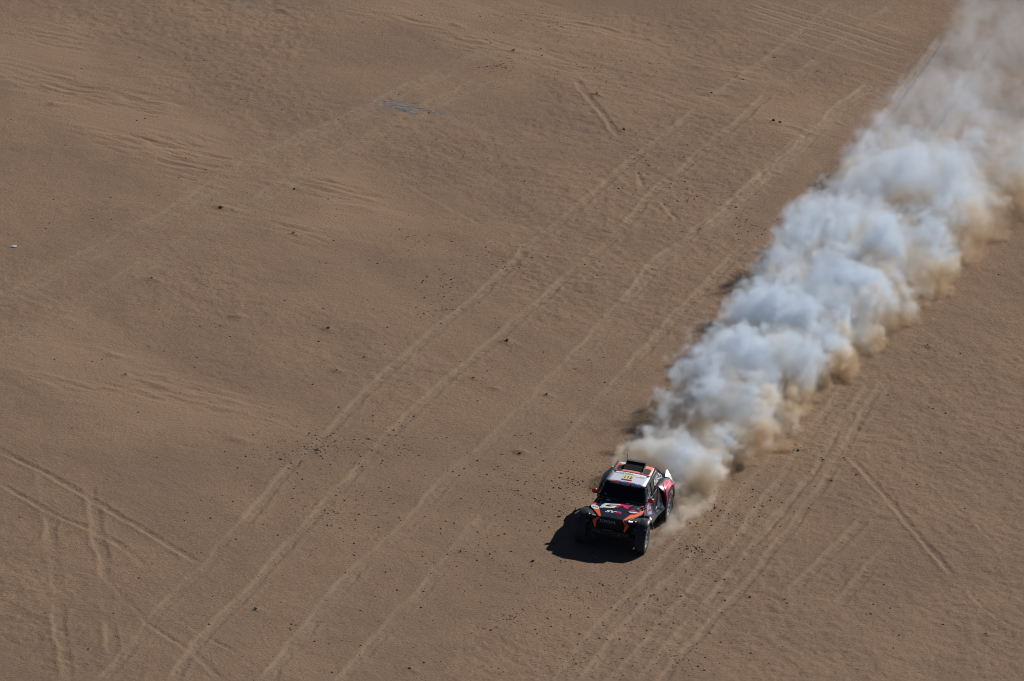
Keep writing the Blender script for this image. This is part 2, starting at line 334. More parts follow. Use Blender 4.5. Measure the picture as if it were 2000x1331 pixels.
def words(text, fn, size, shear=0.0, stretch=1.0, bold=.012, cut=.1, t=.005):
    cu = bpy.data.curves.new('t', 'FONT'); cu.body = text; cu.size = 1.0; cu.align_x = 'CENTER'; cu.align_y = 'CENTER'; cu.shear = shear; cu.offset = bold; cu.resolution_u = 3
    ob = bpy.data.objects.new('t', cu); col.objects.link(ob); dg = bpy.context.evaluated_depsgraph_get(); me = bpy.data.meshes.new_from_object(ob.evaluated_get(dg))
    bm = bmesh.new(); bm.from_mesh(me); bpy.data.objects.remove(ob); bpy.data.meshes.remove(me); bpy.data.curves.remove(cu)
    for v in bm.verts: v.co = Vector((v.co.x*size*stretch, v.co.y*size, 0))
    return _lay(bm, fn, cut, t)
def ellipse(cx_, cy_, a, b, n_=18, rot=0.0):
    return [(cx_+a*math.cos(k*2*math.pi/n_)*math.cos(rot)-b*math.sin(k*2*math.pi/n_)*math.sin(rot), cy_+a*math.cos(k*2*math.pi/n_)*math.sin(rot)+b*math.sin(k*2*math.pi/n_)*math.cos(rot)) for k in range(n_)]
def lin(a, b, n_): return [a+(b-a)*k/(n_-1) for k in range(n_)]

AXF, AXR, TR = 1.68, -1.50, .47
# surfaces of the bodywork, each lifted by t along its rough normal
def hood_z(x, y):
    t = (x-.78)/1.32
    return 1.27-.13*t-.03*t*t-.06*(y/.8)**2+.03*math.exp(-(y/.3)**2)*(1-t)+.025*math.exp(-((abs(y)-.42)/.12)**2)*max(0, 1-t)
def hood_s(x, y, t=0.0): return (x, y, hood_z(x, y)+t)
def roof_z(x, y): return 1.755+.115*(.40-x)/1.55-.03*(y/.64)**2
def roof_s(x, y, t=0.0): return (x, y, roof_z(x, y)+t)
def belt(x): return 1.25+.05*(.74-x)/2.5
def top(x):
    if x > .40: return 1.735+(1.27-1.735)*(x-.40)/.36
    if x > -1.15: return roof_z(x, .64)-.01
    return 1.86+(1.44-1.86)*(-1.15-x)/.63
def cab_s(sd):
    def f(x, v, t=0.0):
        b = belt(x); h = max(top(x), b+.005); y = .80-.155*((b+(h-b)*v-b)/.5)*.95-.012*math.sin(v*math.pi)*-1
        return (x, sd*(y+t), b+(h-b)*v+t*.3)
    return f
def low_s(sd):
    prof = [(0.0, .90, .42), (.14, 1.00, .47), (.30, 1.03, .60), (.42, .90, .72), (.6, .845, .88), (.8, .825, 1.06), (1.0, .80, None)]
    def f(x, v, t=0.0):
        for (a, ya, za), (b, yb, zb) in zip(prof, prof[1:]):
            if v <= b+1e-6: break
        zb = belt(x) if zb is None else zb; k = (v-a)/(b-a); y = ya+(yb-ya)*k; z = za+(zb-za)*k
        fr = max(0, min(1, (x-.35)/.8)); bk = max(0, min(1, (-.45-x)/.6)); lw = 1-v
        y += fr*.06*lw + bk*(.12*math.sin(math.pi*min(1, v*1.05))*.9); z += fr*.06*(1-abs(v-.3)*1.5 if v < .8 else 0)
        return (x, sd*(y+t), z+(t*.5 if v < .5 else 0))
    return f
def ws_s(y, v, t=0.0):                                             # windshield: v = 0 at the cowl, 1 at the roof
    hw = .735-.105*v; bulge = .05*(1-(y/hw)**2)
    return (.77-.37*v+bulge+t*.8, y, 1.262+.485*v+t*.6)

# lower tub, floor and engine bay: the dark mass between the wheels
part('tub', box(-1.95, 1.95, -.60, .60, .40, 1.02, .04), BLACK)
part('floor_pan', box(-1.0, 1.05, -.92, .92, .38, .47, .02), BLACK)
part('cabin_core', box(-1.25, .42, -.62, .62, 1.0, 1.70, .05, lambda c: (c.x+(.28 if c.z < 1.3 and c.x > 0 else 0)-(.45 if c.z < 1.3 and c.x < 0 else 0), c.y*(1.12 if c.z < 1.3 else .95), c.z)), BLACK)
# hood with its stickers
hood = part('hood', solid(grid(lambda x, k: hood_s(x, k*(.845-.345*max(0, (x-1.30)/.77)**1.25)), lin(.74, 2.07, 22), lin(-1, 1, 25)), .02), PAINT)
part('gr_emblem_letter', decal([[(1.449, -.563), (1.272, -.522), (1.163, -.448), (1.101, -.028), (1.11, .067), (1.148, .056), (1.2, -.277), (1.242, -.357), (1.364, -.407), (1.341, -.231), (1.318, -.176), (1.296, -.283), (1.264, -.21), (1.216, -.029), (1.393, -.086), (1.48, -.52)]], hood_s, .06, .006), WHITE, hood, 'white slanted letter G across the hood')
part('gr_emblem_letter', decal([[(1.101, -.028), (.978, .157), (.997, .234), (.937, .374), (.978, .436), (1.041, .41), (1.13, .361), (1.208, .329), (1.279, .377), (1.294, .299), (1.194, .15), (1.124, .194), (1.17, .092), (1.202, .049), (1.334, .021), (1.352, -.056), (1.222, -.028), (1.11, .067)]], hood_s, .06, .0055), CRIMSON, hood, 'crimson slanted letter R across the hood')
HW = lambda x0, y0: (lambda a, b, t: hood_s(x0-b-a*.0, y0+a, t))
part('hood_lettering', words('SV', HW(1.66, -.16), .20, .25, 1.5, .03), WHITE, hood, 'white letters SV on the hood')
part('hood_lettering', words('R', HW(1.64, .11), .20, .25, 1.5, .03), CRIMSON, hood, 'crimson letter R on the hood')
for y0, c in ((-.41, .91), (.25, .94)):
    part('oval_sticker', decal([ellipse(c, y0, .055, .075)], hood_s, .06, .007), WHITE, hood)
    part('sticker_mark', words('e', HW(c, y0), .08, 0, 1, .01, .1, .010), BLACK, hood)
part('arrow_sticker', decal([[(.945, -.60), (.87, -.51), (.965, -.475)]], hood_s, .06, .006), VIOLET, hood)
part('arrow_sticker', decal([[(.89, .33), (.86, .40), (.97, .41)]], hood_s, .06, .0065), BLUE, hood)
# hood vents beside the cowl
for sd in (-1, 1):
    part('hood_vent', decal([[(.80, sd*.66), (.86, sd*.73), (1.15, sd*.76), (1.24, sd*.70), (1.08, sd*.62)]], hood_s, .1, .005), BLACK, hood)
    part('hood_latch', decal([[(1.12, sd*.60), (1.0, sd*.645), (.99, sd*.63), (1.11, sd*.585)]], hood_s, .1, .008), GREYTXT, hood)
# orange stripes that run from the cowl round the hood and down beside the grille
for sd in (-1, 1):
    up_ = [(.80, .60), (.72, .61), (.685, .68), (.75, .785), (.97, .835), (1.30, .825), (1.56, .745), (1.83, .57), (2.03, .445), (2.075, .37), (1.96, .395), (1.80, .455), (1.60, .52), (1.52, .625), (1.42, .69), (1.22, .735), (.99, .735), (.85, .695)]
    me = decal([[(a, sd*b) for a, b in up_]], hood_s, .06, .016)
    bm = bmesh.new(); bm.from_mesh(me); bmesh.ops.recalc_face_normals(bm, faces=bm.faces)
    lo_pts = [(2.03, .455, 1.10), (2.085, .37, 1.11), (2.17, .475, .98), (2.155, .60, .99), (2.235, .50, .78), (2.25, .465, .80)]
    vs = [bm.verts.new((x, sd*y, z)) for x, y, z in lo_pts]
    for q in ((0, 1, 2, 3), (3, 2, 5, 4)): bm.faces.new([vs[i] for i in (q if sd > 0 else q[::-1])])
    bm.to_mesh(me); bm.free()
    st = part('orange_stripe', solid(me, .012), ORANGE, car)
part('oval_sticker', decal([ellipse(1.46, -.70, .20, .105, 20, .75)], hood_s, .06, .019), WHITE, hood, 'white oval sticker on the right corner of the hood')
part('sticker_mark', words('ARK', lambda a, b, t: hood_s(1.46-b*.9+a*.35, -.70+a, t), .11, .2, 1.0, .012, .1, .023), VIOLET, hood)
part('wing_sticker', decal([[(1.50, .39), (1.38, .42), (1.27, .53), (1.29, .66), (1.33, .74), (1.42, .66), (1.50, .58)]], hood_s, .06, .019), RED, hood)
part('sticker_mark', decal([[(1.49, .40), (1.43, .47), (1.36, .62), (1.34, .73), (1.39, .69), (1.45, .57), (1.50, .48)]], hood_s, .06, .023), WHITE, hood)
part('sticker_mark', decal([[(1.45, .47), (1.39, .50), (1.36, .58), (1.42, .55)]], hood_s, .06, .026), VIOLET, hood)
# front end
front = part('front_grille', solid(grid(lambda k, v: (2.075-.03*k*k+.07*math.sin(v*2.6)-.10*v*v, k*(.50+.03*v), 1.115-.47*v), lin(-1, 1, 13), lin(0, 1, 9)), .03), BLACK)
FG = lambda z0, x0, y0: (lambda a, b, t: (x0+t+(z0-b-.9)*-.05, y0+a, z0+b))
part('grille_lettering', words('TOYOTA', lambda a, b, t: (2.135+t-b*.15, -.115+a, 1.0+b), .125, 0, 1.05, .004), GREYTXT, front)
part('grille_lettering', words('GAZOO RACING', lambda a, b, t: (2.14+t, -.07+a, .72+b), .055, 0, .7, .004), GREYTXT, front)
for z in (.93, .87, .81): part('grille_bar', box(2.10, 2.145, -.42, .42, z-.008, z+.008, .003), DUSTY, front)
part('front_bumper', box(1.9, 2.2, -.62, .62, .60, .72, .03), DUSTY)
part('skid_plate', box(1.55, 2.25, -.45, .45, .40, .44, .01, lambda c: (c.x, c.y, c.z+(.20 if c.x > 1.9 else 0))), DUSTY)
for sd in (-1, 1): part('tow_hook', tube([(2.18, sd*.33, .66), (2.27, sd*.33, .65), (2.27, sd*.33, .71), (2.18, sd*.33, .71)], .014), STEEL)
for sd in (-1, 1):
    hl = part('headlight', box(1.66, 2.02, min(sd*.56, sd*.86), max(sd*.56, sd*.86), .96, 1.10, .02, lambda c, sd=sd: (c.x-.42*max(0, abs(c.y)-.56), c.y, c.z+.02*(abs(c.y)-.56))), BLACK)
    bm = bmesh.new(); bmesh.ops.create_uvsphere(bm, u_segments=12, v_segments=8, radius=.048)
    for v in bm.verts: v.co = Vector((1.905+v.co.x*.5, sd*.755+v.co.y, 1.06+v.co.z*.9))
    me = bpy.data.meshes.new('m'); bm.to_mesh(me); bm.free(); part('lamp', me, LAMP, hl)
    part('light_strip', box(1.93, 2.025, min(sd*.55, sd*.68), max(sd*.55, sd*.68), 1.075, 1.10, .004, lambda c: (c.x-.3*(abs(c.y)-.56), c.y, c.z)), LAMP if sd > 0 else GREYTXT, hl)
# fenders
def arch(x, ax, r, zmin): return max(zmin, .47+math.sqrt(max(0, r*r-(x-ax)**2)))
for sd in (-1, 1):
    def ff(x, k, sd=sd):
        zl = arch(x, 1.52, .53, .70 if x > 1.5 else .58); e = max(0, (x-1.55)/.45)
        inn = .72-.04*e; out = 1.17-.14*max(0, (x-1.72)/.27)**2
        pts = [(out-.015, zl-.05), (out, zl+.02), (out-.05, zl+.065), (.5*(inn+out), zl+.085), (inn, max(zl+.05, .92))]
        i = min(3, int(k)); f = k-i; a, b = pts[i], pts[i+1]
        return (x, sd*(a[0]+(b[0]-a[0])*f), a[1]+(b[1]-a[1])*f)
    fd = part('front_fender', solid(grid(ff, lin(.90, 2.0, 30), lin(0, 4, 13)), .02), FLARE)
    part('fender_vent', box(.86, .99, min(sd*.84, sd*1.0), max(sd*.84, sd*1.0), .80, .98, .02), BLACK, fd)
    def rf(x, k, sd=sd):
        zl = arch(x, AXR, .61, .62); hi = 1.335+.05*math.exp(-((x+1.75)/.4)**2)
        lz = lambda q: zl+.03+(hi-zl-.03)*q
        pts = [(1.135, zl-.02), (1.16, zl+.03), (1.13, lz(.38)), (1.03, lz(.75)), (.82, hi), (.60, 1.36)]
        i = min(4, int(k)); f = k-i; a, b = pts[i], pts[i+1]
        return (x, sd*(a[0]+(b[0]-a[0])*f), a[1]+(b[1]-a[1])*f)
    rfd = part('rear_fender', solid(grid(rf, lin(-2.20, -.90, 32), lin(0, 5, 16)), .02), FLARE)
    if sd > 0:
        ring = [(-.92+(x_+.93)*.80, k_) for x_, k_ in ((-.93, 1.3), (-.97, 2.5), (-1.1, 3.2), (-1.35, 3.65), (-1.65, 3.65), (-1.84, 3.2), (-1.88, 2.5), (-1.78, 2.0), (-1.72, 2.1), (-1.77, 2.6), (-1.70, 3.1), (-1.56, 3.28), (-1.36, 3.25), (-1.17, 2.85), (-1.07, 2.2), (-1.03, 1.3))]
        part('emblem_letter', decal([ring, [(-1.58, 2.0), (-1.72, 2.35), (-2.02, 2.1), (-2.05, 1.4), (-1.82, 1.5)]],
             lambda x, k, t, f=rf, sd=sd: (f(x, k)[0], f(x, k)[1]+sd*t, f(x, k)[2]+t*.8), .10, .016), CRIMSON, rfd, 'crimson letter R on the rear fender')
    # white tail panel that stands up behind the rear wheel
    wp = [(-1.70, .86, 1.41), (-2.02, .80, 1.51), (-2.14, .82, 1.51), (-2.18, .94, 1.33), (-2.14, 1.03, 1.17), (-2.02, 1.08, 1.11), (-1.94, 1.06, 1.21), (-1.84, .96, 1.36)]
    me = mesh_from([(x, sd*y, z) for x, y, z in wp]+[(-2.02, sd*.965, 1.37)], [(i, (i+1) % 8, 8) for i in range(8)])
    part('tail_panel', solid(me, .03), WHITE, car)
    part('tail_wing', solid(mesh_from([(-1.90, sd*1.08, 1.12), (-2.20, sd*.98, 1.14), (-2.28, sd*1.10, 1.05), (-2.08, sd*1.14, 1.03)], [(0, 1, 2, 3)]), .02), FLARE, car)
    part('mud_flap', box(-2.12, -2.09, min(sd*.80, sd*1.14), max(sd*.80, sd*1.14), .22, .66, .005), BLACK)
# cab shell
ws = part('windshield', solid(grid(lambda k, v: ws_s(k*(.735-.105*v), v), lin(-1, 1, 13), lin(0, .88, 7)), .01), GLASS)
bn = part('windshield_banner', solid(grid(lambda k, v: ws_s(k*(.735-.105*v), v, .004), lin(-1, 1, 13), lin(.87, 1.0, 3)), .01), BLACK, ws)
for wd_, y0 in (('TOYOTA', -.34), ('GAZOO', 0.0), ('RACING', .36)):
    part('banner_lettering', words(wd_, lambda a, b, t, y0=y0: ws_s(y0+a, .94+b*1.6, t+.012), .068, .1, 1.15, .004), WHITE, ws)
part('round_sticker', decal([ellipse(-.56, .26, .035, .06)], lambda y, v, t: ws_s(y, v, t), .1, .006), TEAL, ws)
part('wiper', tube([ws_s(-.05, .02, .02), ws_s(.18, .30, .03), ws_s(.22, .55, .03)], .008, 6), BLACK, ws)
for sd in (-1, 1):
    cs = cab_s(sd)
    part('a_pillar', solid(grid(lambda v, k, sd=sd: Vector(ws_s(sd*(.735-.105*v), v)).lerp(Vector(cab_s(sd)(.77-.37*v-.10, min(1, (1.262+.485*v-belt(.7))/(top(.77-.37*v-.10)-belt(.7))), .01)), k)+Vector((.01, sd*.004, 0)), lin(0, .985, 8), lin(0, 1, 3)), .02), PAINT)
    dr = part('door', solid(grid(lambda x, v, sd=sd: low_s(sd)(x, v), lin(1.10, -.30, 16), [0, .07, .14, .22, .30, .36, .42, .5, .6, .7, .8, .9, 1.0]), .03), PAINT)
    part('rear_side_panel', solid(grid(lambda x, v, sd=sd: low_s(sd)(x, v), lin(-.305, -1.05, 10), [0, .07, .14, .22, .30, .36, .42, .5, .6, .7, .8, .9, 1.0]), .03), PAINT)
    sw = part('side_window', solid(grid(lambda x, v, sd=sd: cab_s(sd)(x, v, -.008), lin(.62, -.16, 12), lin(.03, .93, 5)), .008), mat('side_glass', (.05, .065, .08), .12), dr)
    part('window_frame', tube([cs(.60, .04, .004), cs(.44, .92, .004), cs(-.16, .94, .004), cs(-.16, .03, .004)], .02, 6), PAINT, dr)
    part('window_slider', tube([cs(.34, .1, .004), cs(.24, .85, .004)], .009, 6), BLACK, sw)
    part('window_slider', tube([cs(.55, .12, .006), cs(.05, .42, .006)], .011, 6), GREYTXT, sw)
    part('door_handle', box(-.22, -.10, min(sd*.83, sd*.87), max(sd*.83, sd*.87), 1.13, 1.16, .008), GREYTXT, dr)
    rq = part('rear_quarter_panel', solid(grid(lambda x, v, sd=sd: cab_s(sd)(x, v, 0), lin(-.165, -1.77, 18), lin(0, 1, 5)), .02), PAINT)
    part('quarter_window', solid(grid(lambda x, v, sd=sd: cab_s(sd)(x, v, .006), lin(-.55, -1.60, 10), lin(.10, .80, 4)), .006), BLACK, rq)
    part('quarter_lettering', words('INGCO', lambda a, b, t, sd=sd: cab_s(sd)(-1.02-sd*a*1.0, .52+b*2.3, t+.016), .21, 0, 1.42, .025), WHITE, rq)
    part('roof_rail', tube([cs(.36, 1.0, .0), cs(-.4, 1.0, 0), cs(-1.15, 1.0, 0), cs(-1.75, 1.0, 0)], .028, 6), PAINT)
    ls = low_s(sd)
    part('door_sticker', decal([[(.62, .62), (.62, .93), (.30, .93), (.05, .90), (.02, .42), (.30, .50)]], lambda x, v, t, f=ls: f(x, v, t), .12, .008), LILAC, dr)
    part('door_sticker', decal([[(.28, .78), (.28, 1.0), (.05, .99), (.05, .74)], [(.62, .60), (.42, .74), (.05, .60), (.05, .54), (.40, .67), (.62, .53)]], lambda x, v, t, f=ls: f(x, v, t), .12, .012), RED, dr)
    part('sill_sticker', decal([[(.52, .36), (.50, .42), (.30, .42), (.32, .36)]], lambda x, v, t, f=ls: f(x, v, t), .12, .008), WHITE, dr)
    part('side_slash', decal([[(-.42, .42), (-.62, .52), (-.80, .72), (-.93, .95), (-.98, .95), (-.98, .80), (-.86, .62), (-.80, .45), (-.70, .34), (-.62, .44)]], lambda x, v, t, f=ls: f(x, v, t), .12, .010), WHITE, car, 'white slash along the flank ahead of the rear wheel')
    part('side_slash', decal([[(-.96, .78), (-1.0, .98), (-1.04, .98), (-1.04, .55), (-.98, .55)]], lambda x, v, t, f=ls: f(x, v, t), .12, .012), CRIMSON, car)
    bm = bmesh.new(); bmesh.ops.create_uvsphere(bm, u_segments=12, v_segments=8, radius=.5)
    for v in bm.verts: v.co = Vector((.66+v.co.x*.13+(.02 if v.co.y*sd > 0 else 0), sd*.93+v.co.y*.20, 1.41+v.co.z*.17))
    me = bpy.data.meshes.new('m'); bm.to_mesh(me); bm.free(); me.polygons.foreach_set('use_smooth', [True]*len(me.polygons))
    mr = part('mirror', me, MIRROR_RED)
    part('mirror_arm', tube([(.66, sd*.88, 1.36), (.62, sd*.76, 1.30)], .018, 6), BLACK, mr)
    part('pillar_lettering', words('R', lambda a, b, t, sd=sd: tuple(Vector(ws_s(sd*(.735-.105*(.72+b)), .72+b*1.8))+Vector((.025, sd*(.045)+a*.5, .012))), .12, 0, 1, .005), WHITE, car)
# roof: silver front panel, coral rear panel with air scoop and two vents
roof = part('roof', solid(grid(lambda x, k: roof_s(x, k*.64), lin(.415, -.42, 8), lin(-1, 1, 11)), .03), SILVER, car, 'silver front panel of the roof')
rear_roof = part('roof_rear_panel', solid(grid(lambda x, k: roof_s(x, k*.64), lin(-.425, -1.15, 8), lin(-1, 1, 11)), .03), CORAL, car, 'coral rear panel of the roof')
part('tailgate_panel', solid(grid(lambda x, k: (x, k*(.64+.08*(-1.15-x)/.63), roof_z(-1.15, k*.64)+(1.42-1.87)*(-1.15-x)/.63), lin(-1.155, -1.78, 5), lin(-1, 1, 9)), .02), PAINT)
part('rear_deck', box(-2.22, -1.70, -.64, .64, 1.12, 1.38, .03), PAINT)
part('rear_bumper', box(-2.30, -1.95, -.85, .85, .62, 1.12, .04), DUSTY)
for sd in (-1, 1):
    part('roof_vent', decal([[(-.52, sd*.335), (-.52, sd*.50), (-.56, sd*.545), (-.90, sd*.545), (-.94, sd*.50), (-.94, sd*.335)]], roof_s, .2, .006), BLACK, rear_roof)
    part('roof_bolt', decal([[(-.34, sd*.50), (-.34, sd*.58), (-.41, sd*.58), (-.41, sd*.50)]], roof_s, .2, .006), BLACK, roof)
scoop = part('roof_scoop', mesh_from([(-.60, -.32, 1.84), (-.60, .32, 1.84), (-1.14, .31, 1.86), (-1.14, -.31, 1.86), (-.93, -.31, 2.03), (-.93, .31, 2.03), (-1.14, .30, 2.0), (-1.14, -.30, 2.0)], [(0, 3, 7, 4), (1, 5, 6, 2), (4, 7, 6, 5), (3, 2, 6, 7)]), BLACK, car)
part('scoop_cheek', box(-.90, -.62, .322, .338, 1.85, 1.93, .004), STEEL, scoop)
solid(scoop.data, .012)
part('scoop_opening', mesh_from([(-.63, -.305, 1.845), (-.63, .305, 1.845), (-.945, .30, 2.015), (-.945, -.30, 2.015)], [(0, 1, 2, 3)]), BLACK, scoop)
part('roof_cap', decal([[(-1.0, -.52), (-1.0, -.34), (-1.13, -.34), (-1.13, -.52)]], roof_s, .2, .012), WHITE, rear_roof)
part('antenna', tube([(-1.05, -.33, 1.86), (-1.07, -.33, 2.2)], .008, 6), BLACK)
RU = lambda x0, y0: (lambda a, b, t: roof_s(x0-b, y0+a, t))           # reads from the front
RD = lambda x0, y0: (lambda a, b, t: roof_s(x0+b, y0-a, t))           # reads from the back
plate = part('number_plate', decal([[(.20, -.20), (.20, .14), (-.22, .14), (-.22, -.20)]], roof_s, .2, .006), YELLOW, roof, 'pale yellow race number plate on the roof')
part('plate_band', decal([[(.205, -.20), (.205, .0), (.12, .0), (.12, -.20)]], roof_s, .2, .009), BLUE, plate)
part('plate_band', decal([[(.205, .0), (.205, .14), (.12, .14), (.12, .0)]], roof_s, .2, .009), RED, plate)
part('race_number', words('112', RU(-.03, -.03), .24, 0, .82, .02, .1, .011), BLACK, plate)
part('roof_lettering', words('GR', RD(-.26, .36), .17, .35, 1.5, .03), WHITE, roof); part('roof_lettering', words('GR', RD(-.245, .35), .17, .35, 1.5, .03, .1, .003), CRIMSON, roof)
part('roof_lettering', words('TOYOTA', RD(-.36, -.18), .075, 0, 1.6, .01), BLUE, roof); part('roof_lettering', words('GAZOO RACING', RD(-.285, -.20), .075, 0, 1.1, .01), BLACK, roof)
for k, (y0, y1, m_) in enumerate([(-.56, -.33, RED), (-.33, -.22, RED), (-.22, .02, BLUE), (.02, .20, RED), (.20, .50, BLUE)]):
    part('visor_strip', decal([[(.39, y0), (.39, y1), (.30, y1), (.30, y0)]], roof_s, .2, .006), m_, roof)
    part('visor_mark', words(['DAKAR', 'o', 'RALLY', 'o', 'RAID'][k], RU(.345, (y0+y1)/2), .07, 0, .8, .004, .1, .011), WHITE, roof)
# wheels
def lathe(prof, seg, axis_y=0.0):
    vv = []; ff = []; n_ = len(prof)
    for k in range(seg):
        a = 2*math.pi*k/seg
        for r, y in prof: vv.append((r*math.cos(a), y, r*math.sin(a)))
    for k in range(seg):
        for i in range(n_-1): ff.append((k*n_+i, k*n_+i+1, ((k+1) % seg)*n_+i+1, ((k+1) % seg)*n_+i))
    return vv, ff
def tyre_mesh():
    vv, ff = lathe([(.255, -.11), (.27, -.15), (.33, -.168), (.40, -.165), (.445, -.145), (.455, -.09), (.457, 0), (.455, .09), (.445, .145), (.40, .165), (.33, .168), (.27, .15), (.255, .11)], 44)
    for k in range(30):                                               # tread blocks
        for row, (y0, y1) in enumerate(((-.162, -.085), (-.07, -.005), (.005, .07), (.085, .162))):
            a0 = 2*math.pi*(k+(.5 if row % 2 else 0))/30; a1 = a0+2*math.pi/30*.66; b = len(vv)
            for a, (ra, rb) in ((a0, (.43, .473)), (a1, (.43, .473))):
                for y in (y0, y1):
                    rr_ = rb-(.012 if abs(y) > .15 else 0)
                    vv.append((ra*math.cos(a), y, ra*math.sin(a))); vv.append((rr_*math.cos(a), y, rr_*math.sin(a)))
            ff += [(b+1, b+3, b+7, b+5), (b, b+1, b+5, b+4), (b+2, b+6, b+7, b+3), (b, b+2, b+3, b+1), (b+4, b+5, b+7, b+6)]
    return mesh_from(vv, ff)
def rim_mesh():
    vv, ff = lathe([(.275, .150), (.272, .158), (.245, .145), (.232, .06), (.225, -.12)], 32)
    for k in range(8):                                                # spokes
        a = 2*math.pi*k/8; ca, sa = math.cos(a), math.sin(a); b = len(vv)
        for r, w_, y in ((.06, .055, .10), (.245, .04, .135)):
            for s_ in (-1, 1): vv.append((r*ca-s_*w_*sa, y, r*sa+s_*w_*ca)); vv.append((r*ca-s_*w_*sa, y-.04, r*sa+s_*w_*ca))
        ff += [(b, b+2, b+6, b+4), (b, b+4, b+5, b+1), (b+2, b+3, b+7, b+6)]
    return mesh_from(vv, ff)
TM, RMm = tyre_mesh(), rim_mesh()
hv, hf = lathe([(.001, .135), (.055, .13), (.08, .10), (.09, .06)], 16); HM = mesh_from(hv, hf, True)
bv, bf = lathe([(.001, .0), (.20, .0)], 20); BM = mesh_from(bv, bf)
for m_, mm in ((TM, RUBBER), (RMm, RIM), (HM, STEEL), (BM, BLACK)): m_.materials.append(mm)
for ax, sd, st in ((AXF, 1, .04), (AXF, -1, .04), (AXR, 1, 0), (AXR, -1, 0)):
    wl = bpy.data.objects.new('wheel', None); col.objects.link(wl); wl.parent = car
    wl.location = (ax, sd*.985, TR); wl.rotation_euler = (0, random.random()*6 if False else 0, st+(0 if sd > 0 else math.pi))
    for nm, m_ in (('tyre', TM), ('rim', RMm), ('hub', HM), ('brake_disc', BM)): new_obj(nm, m_, None, wl)
    part('suspension_arm', tube([(ax+.18, sd*.45, .55), (ax, sd*.86, .42), (ax-.18, sd*.45, .55)], .03, 6), BLACK)
    part('shock_absorber', tube([(ax, sd*.82, .45), (ax-.02, sd*.58, .98)], .045, 8), STEEL)
# ---------------------------------------------------------------- dust plume: voxel volume from a field
def field_tools(ng):
    N, Lk = ng.nodes, ng.links
    class V:
        def __init__(s, sock): s.k = sock
        def __add__(s, o): return mth('ADD', s, o)
        def __radd__(s, o): return mth('ADD', o, s)
        def __sub__(s, o): return mth('SUBTRACT', s, o)
        def __rsub__(s, o): return mth('SUBTRACT', o, s)
        def __mul__(s, o): return mth('MULTIPLY', s, o)
        def __rmul__(s, o): return mth('MULTIPLY', o, s)
        def __truediv__(s, o): return mth('DIVIDE', s, o)
        def __rtruediv__(s, o): return mth('DIVIDE', o, s)
    def put(sock, v):
        if isinstance(v, V): Lk.new(v.k, sock)
        else: sock.default_value = v
    def mth(op, a, b=None, clamp=False):
        n = N.new('ShaderNodeMath'); n.operation = op; n.use_clamp = clamp
        put(n.inputs[0], a)
        if b is not None: put(n.inputs[1], b)
        return V(n.outputs[0])
    def sstep(x, a, b):
        n = N.new('ShaderNodeMapRange'); n.interpolation_type = 'SMOOTHSTEP'
        put(n.inputs['Value'], x); put(n.inputs['From Min'], a); put(n.inputs['From Max'], b)
        return V(n.outputs[0])
    def lerpr(x, a, b, c, d):
        n = N.new('ShaderNodeMapRange'); n.clamp = True
        put(n.inputs['Value'], x); put(n.inputs['From Min'], a); put(n.inputs['From Max'], b); put(n.inputs['To Min'], c); put(n.inputs['To Max'], d)
        return V(n.outputs[0])
    def noise(vec, scale, detail=3.0, rough=.5, colour=False):
        n = N.new('ShaderNodeTexNoise'); n.inputs['Scale'].default_value = scale; n.inputs['Detail'].default_value = detail
        n.inputs['Roughness'].default_value = rough; Lk.new(vec.k, n.inputs['Vector'])
        return V(n.outputs['Color' if colour else 0])
    def voro(vec, scale, detail=2.0, rough=.5, lac=2.2):
        n = N.new('ShaderNodeTexVoronoi'); n.inputs['Scale'].default_value = scale; n.inputs['Detail'].default_value = detail
        n.inputs['Roughness'].default_value = rough; n.inputs['Lacunarity'].default_value = lac; Lk.new(vec.k, n.inputs['Vector'])
        return V(n.outputs['Distance'])
    def vmath(op, a, b):
        n = N.new('ShaderNodeVectorMath'); n.operation = op; put(n.inputs[0], a)
        if op == 'SCALE': put(n.inputs['Scale'], b)
        else: put(n.inputs[1], b)
        return V(n.outputs[0])
    def sep(v):
        n = N.new('ShaderNodeSeparateXYZ'); Lk.new(v.k, n.inputs[0]); return [V(n.outputs[i]) for i in range(3)]
    return V, mth, sstep, lerpr, noise, voro, vmath, sep

def dust_volume(name, label, lo_, hi_, voxel, build, mat):
    ng = bpy.data.node_groups.new(name, 'GeometryNodeTree')
    ng.interface.new_socket('Geometry', in_out='OUTPUT', socket_type='NodeSocketGeometry')
    T = field_tools(ng); V = T[0]
    out = ng.nodes.new('NodeGroupOutput'); vc = ng.nodes.new('GeometryNodeVolumeCube'); pos = ng.nodes.new('GeometryNodeInputPosition')
    vc.inputs['Min'].default_value = lo_; vc.inputs['Max'].default_value = hi_
    for ax, k in zip('XYZ', range(3)): vc.inputs['Resolution '+ax].default_value = int((hi_[k]-lo_[k])/voxel)
    d = build(V(pos.outputs[0]), *T)
    ng.links.new(d.k, vc.inputs['Density'])
    sm = ng.nodes.new('GeometryNodeSetMaterial'); sm.inputs['Material'].default_value = mat
    ng.links.new(vc.outputs[0], sm.inputs[0]); ng.links.new(sm.outputs[0], out.inputs[0])
    me = bpy.data.meshes.new(name); ob = bpy.data.objects.new(name, me); col.objects.link(ob); me.materials.append(mat)
    md = ob.modifiers.new('cloud', 'NODES'); md.node_group = ng
    ob.rotation_euler = (0, 0, math.atan2(-CF.y, -CF.x))          # local x runs back along the car's track, local y to its right
    ob['kind'] = 'stuff'; ob['label'] = label; ob['category'] = 'dust'
    return ob

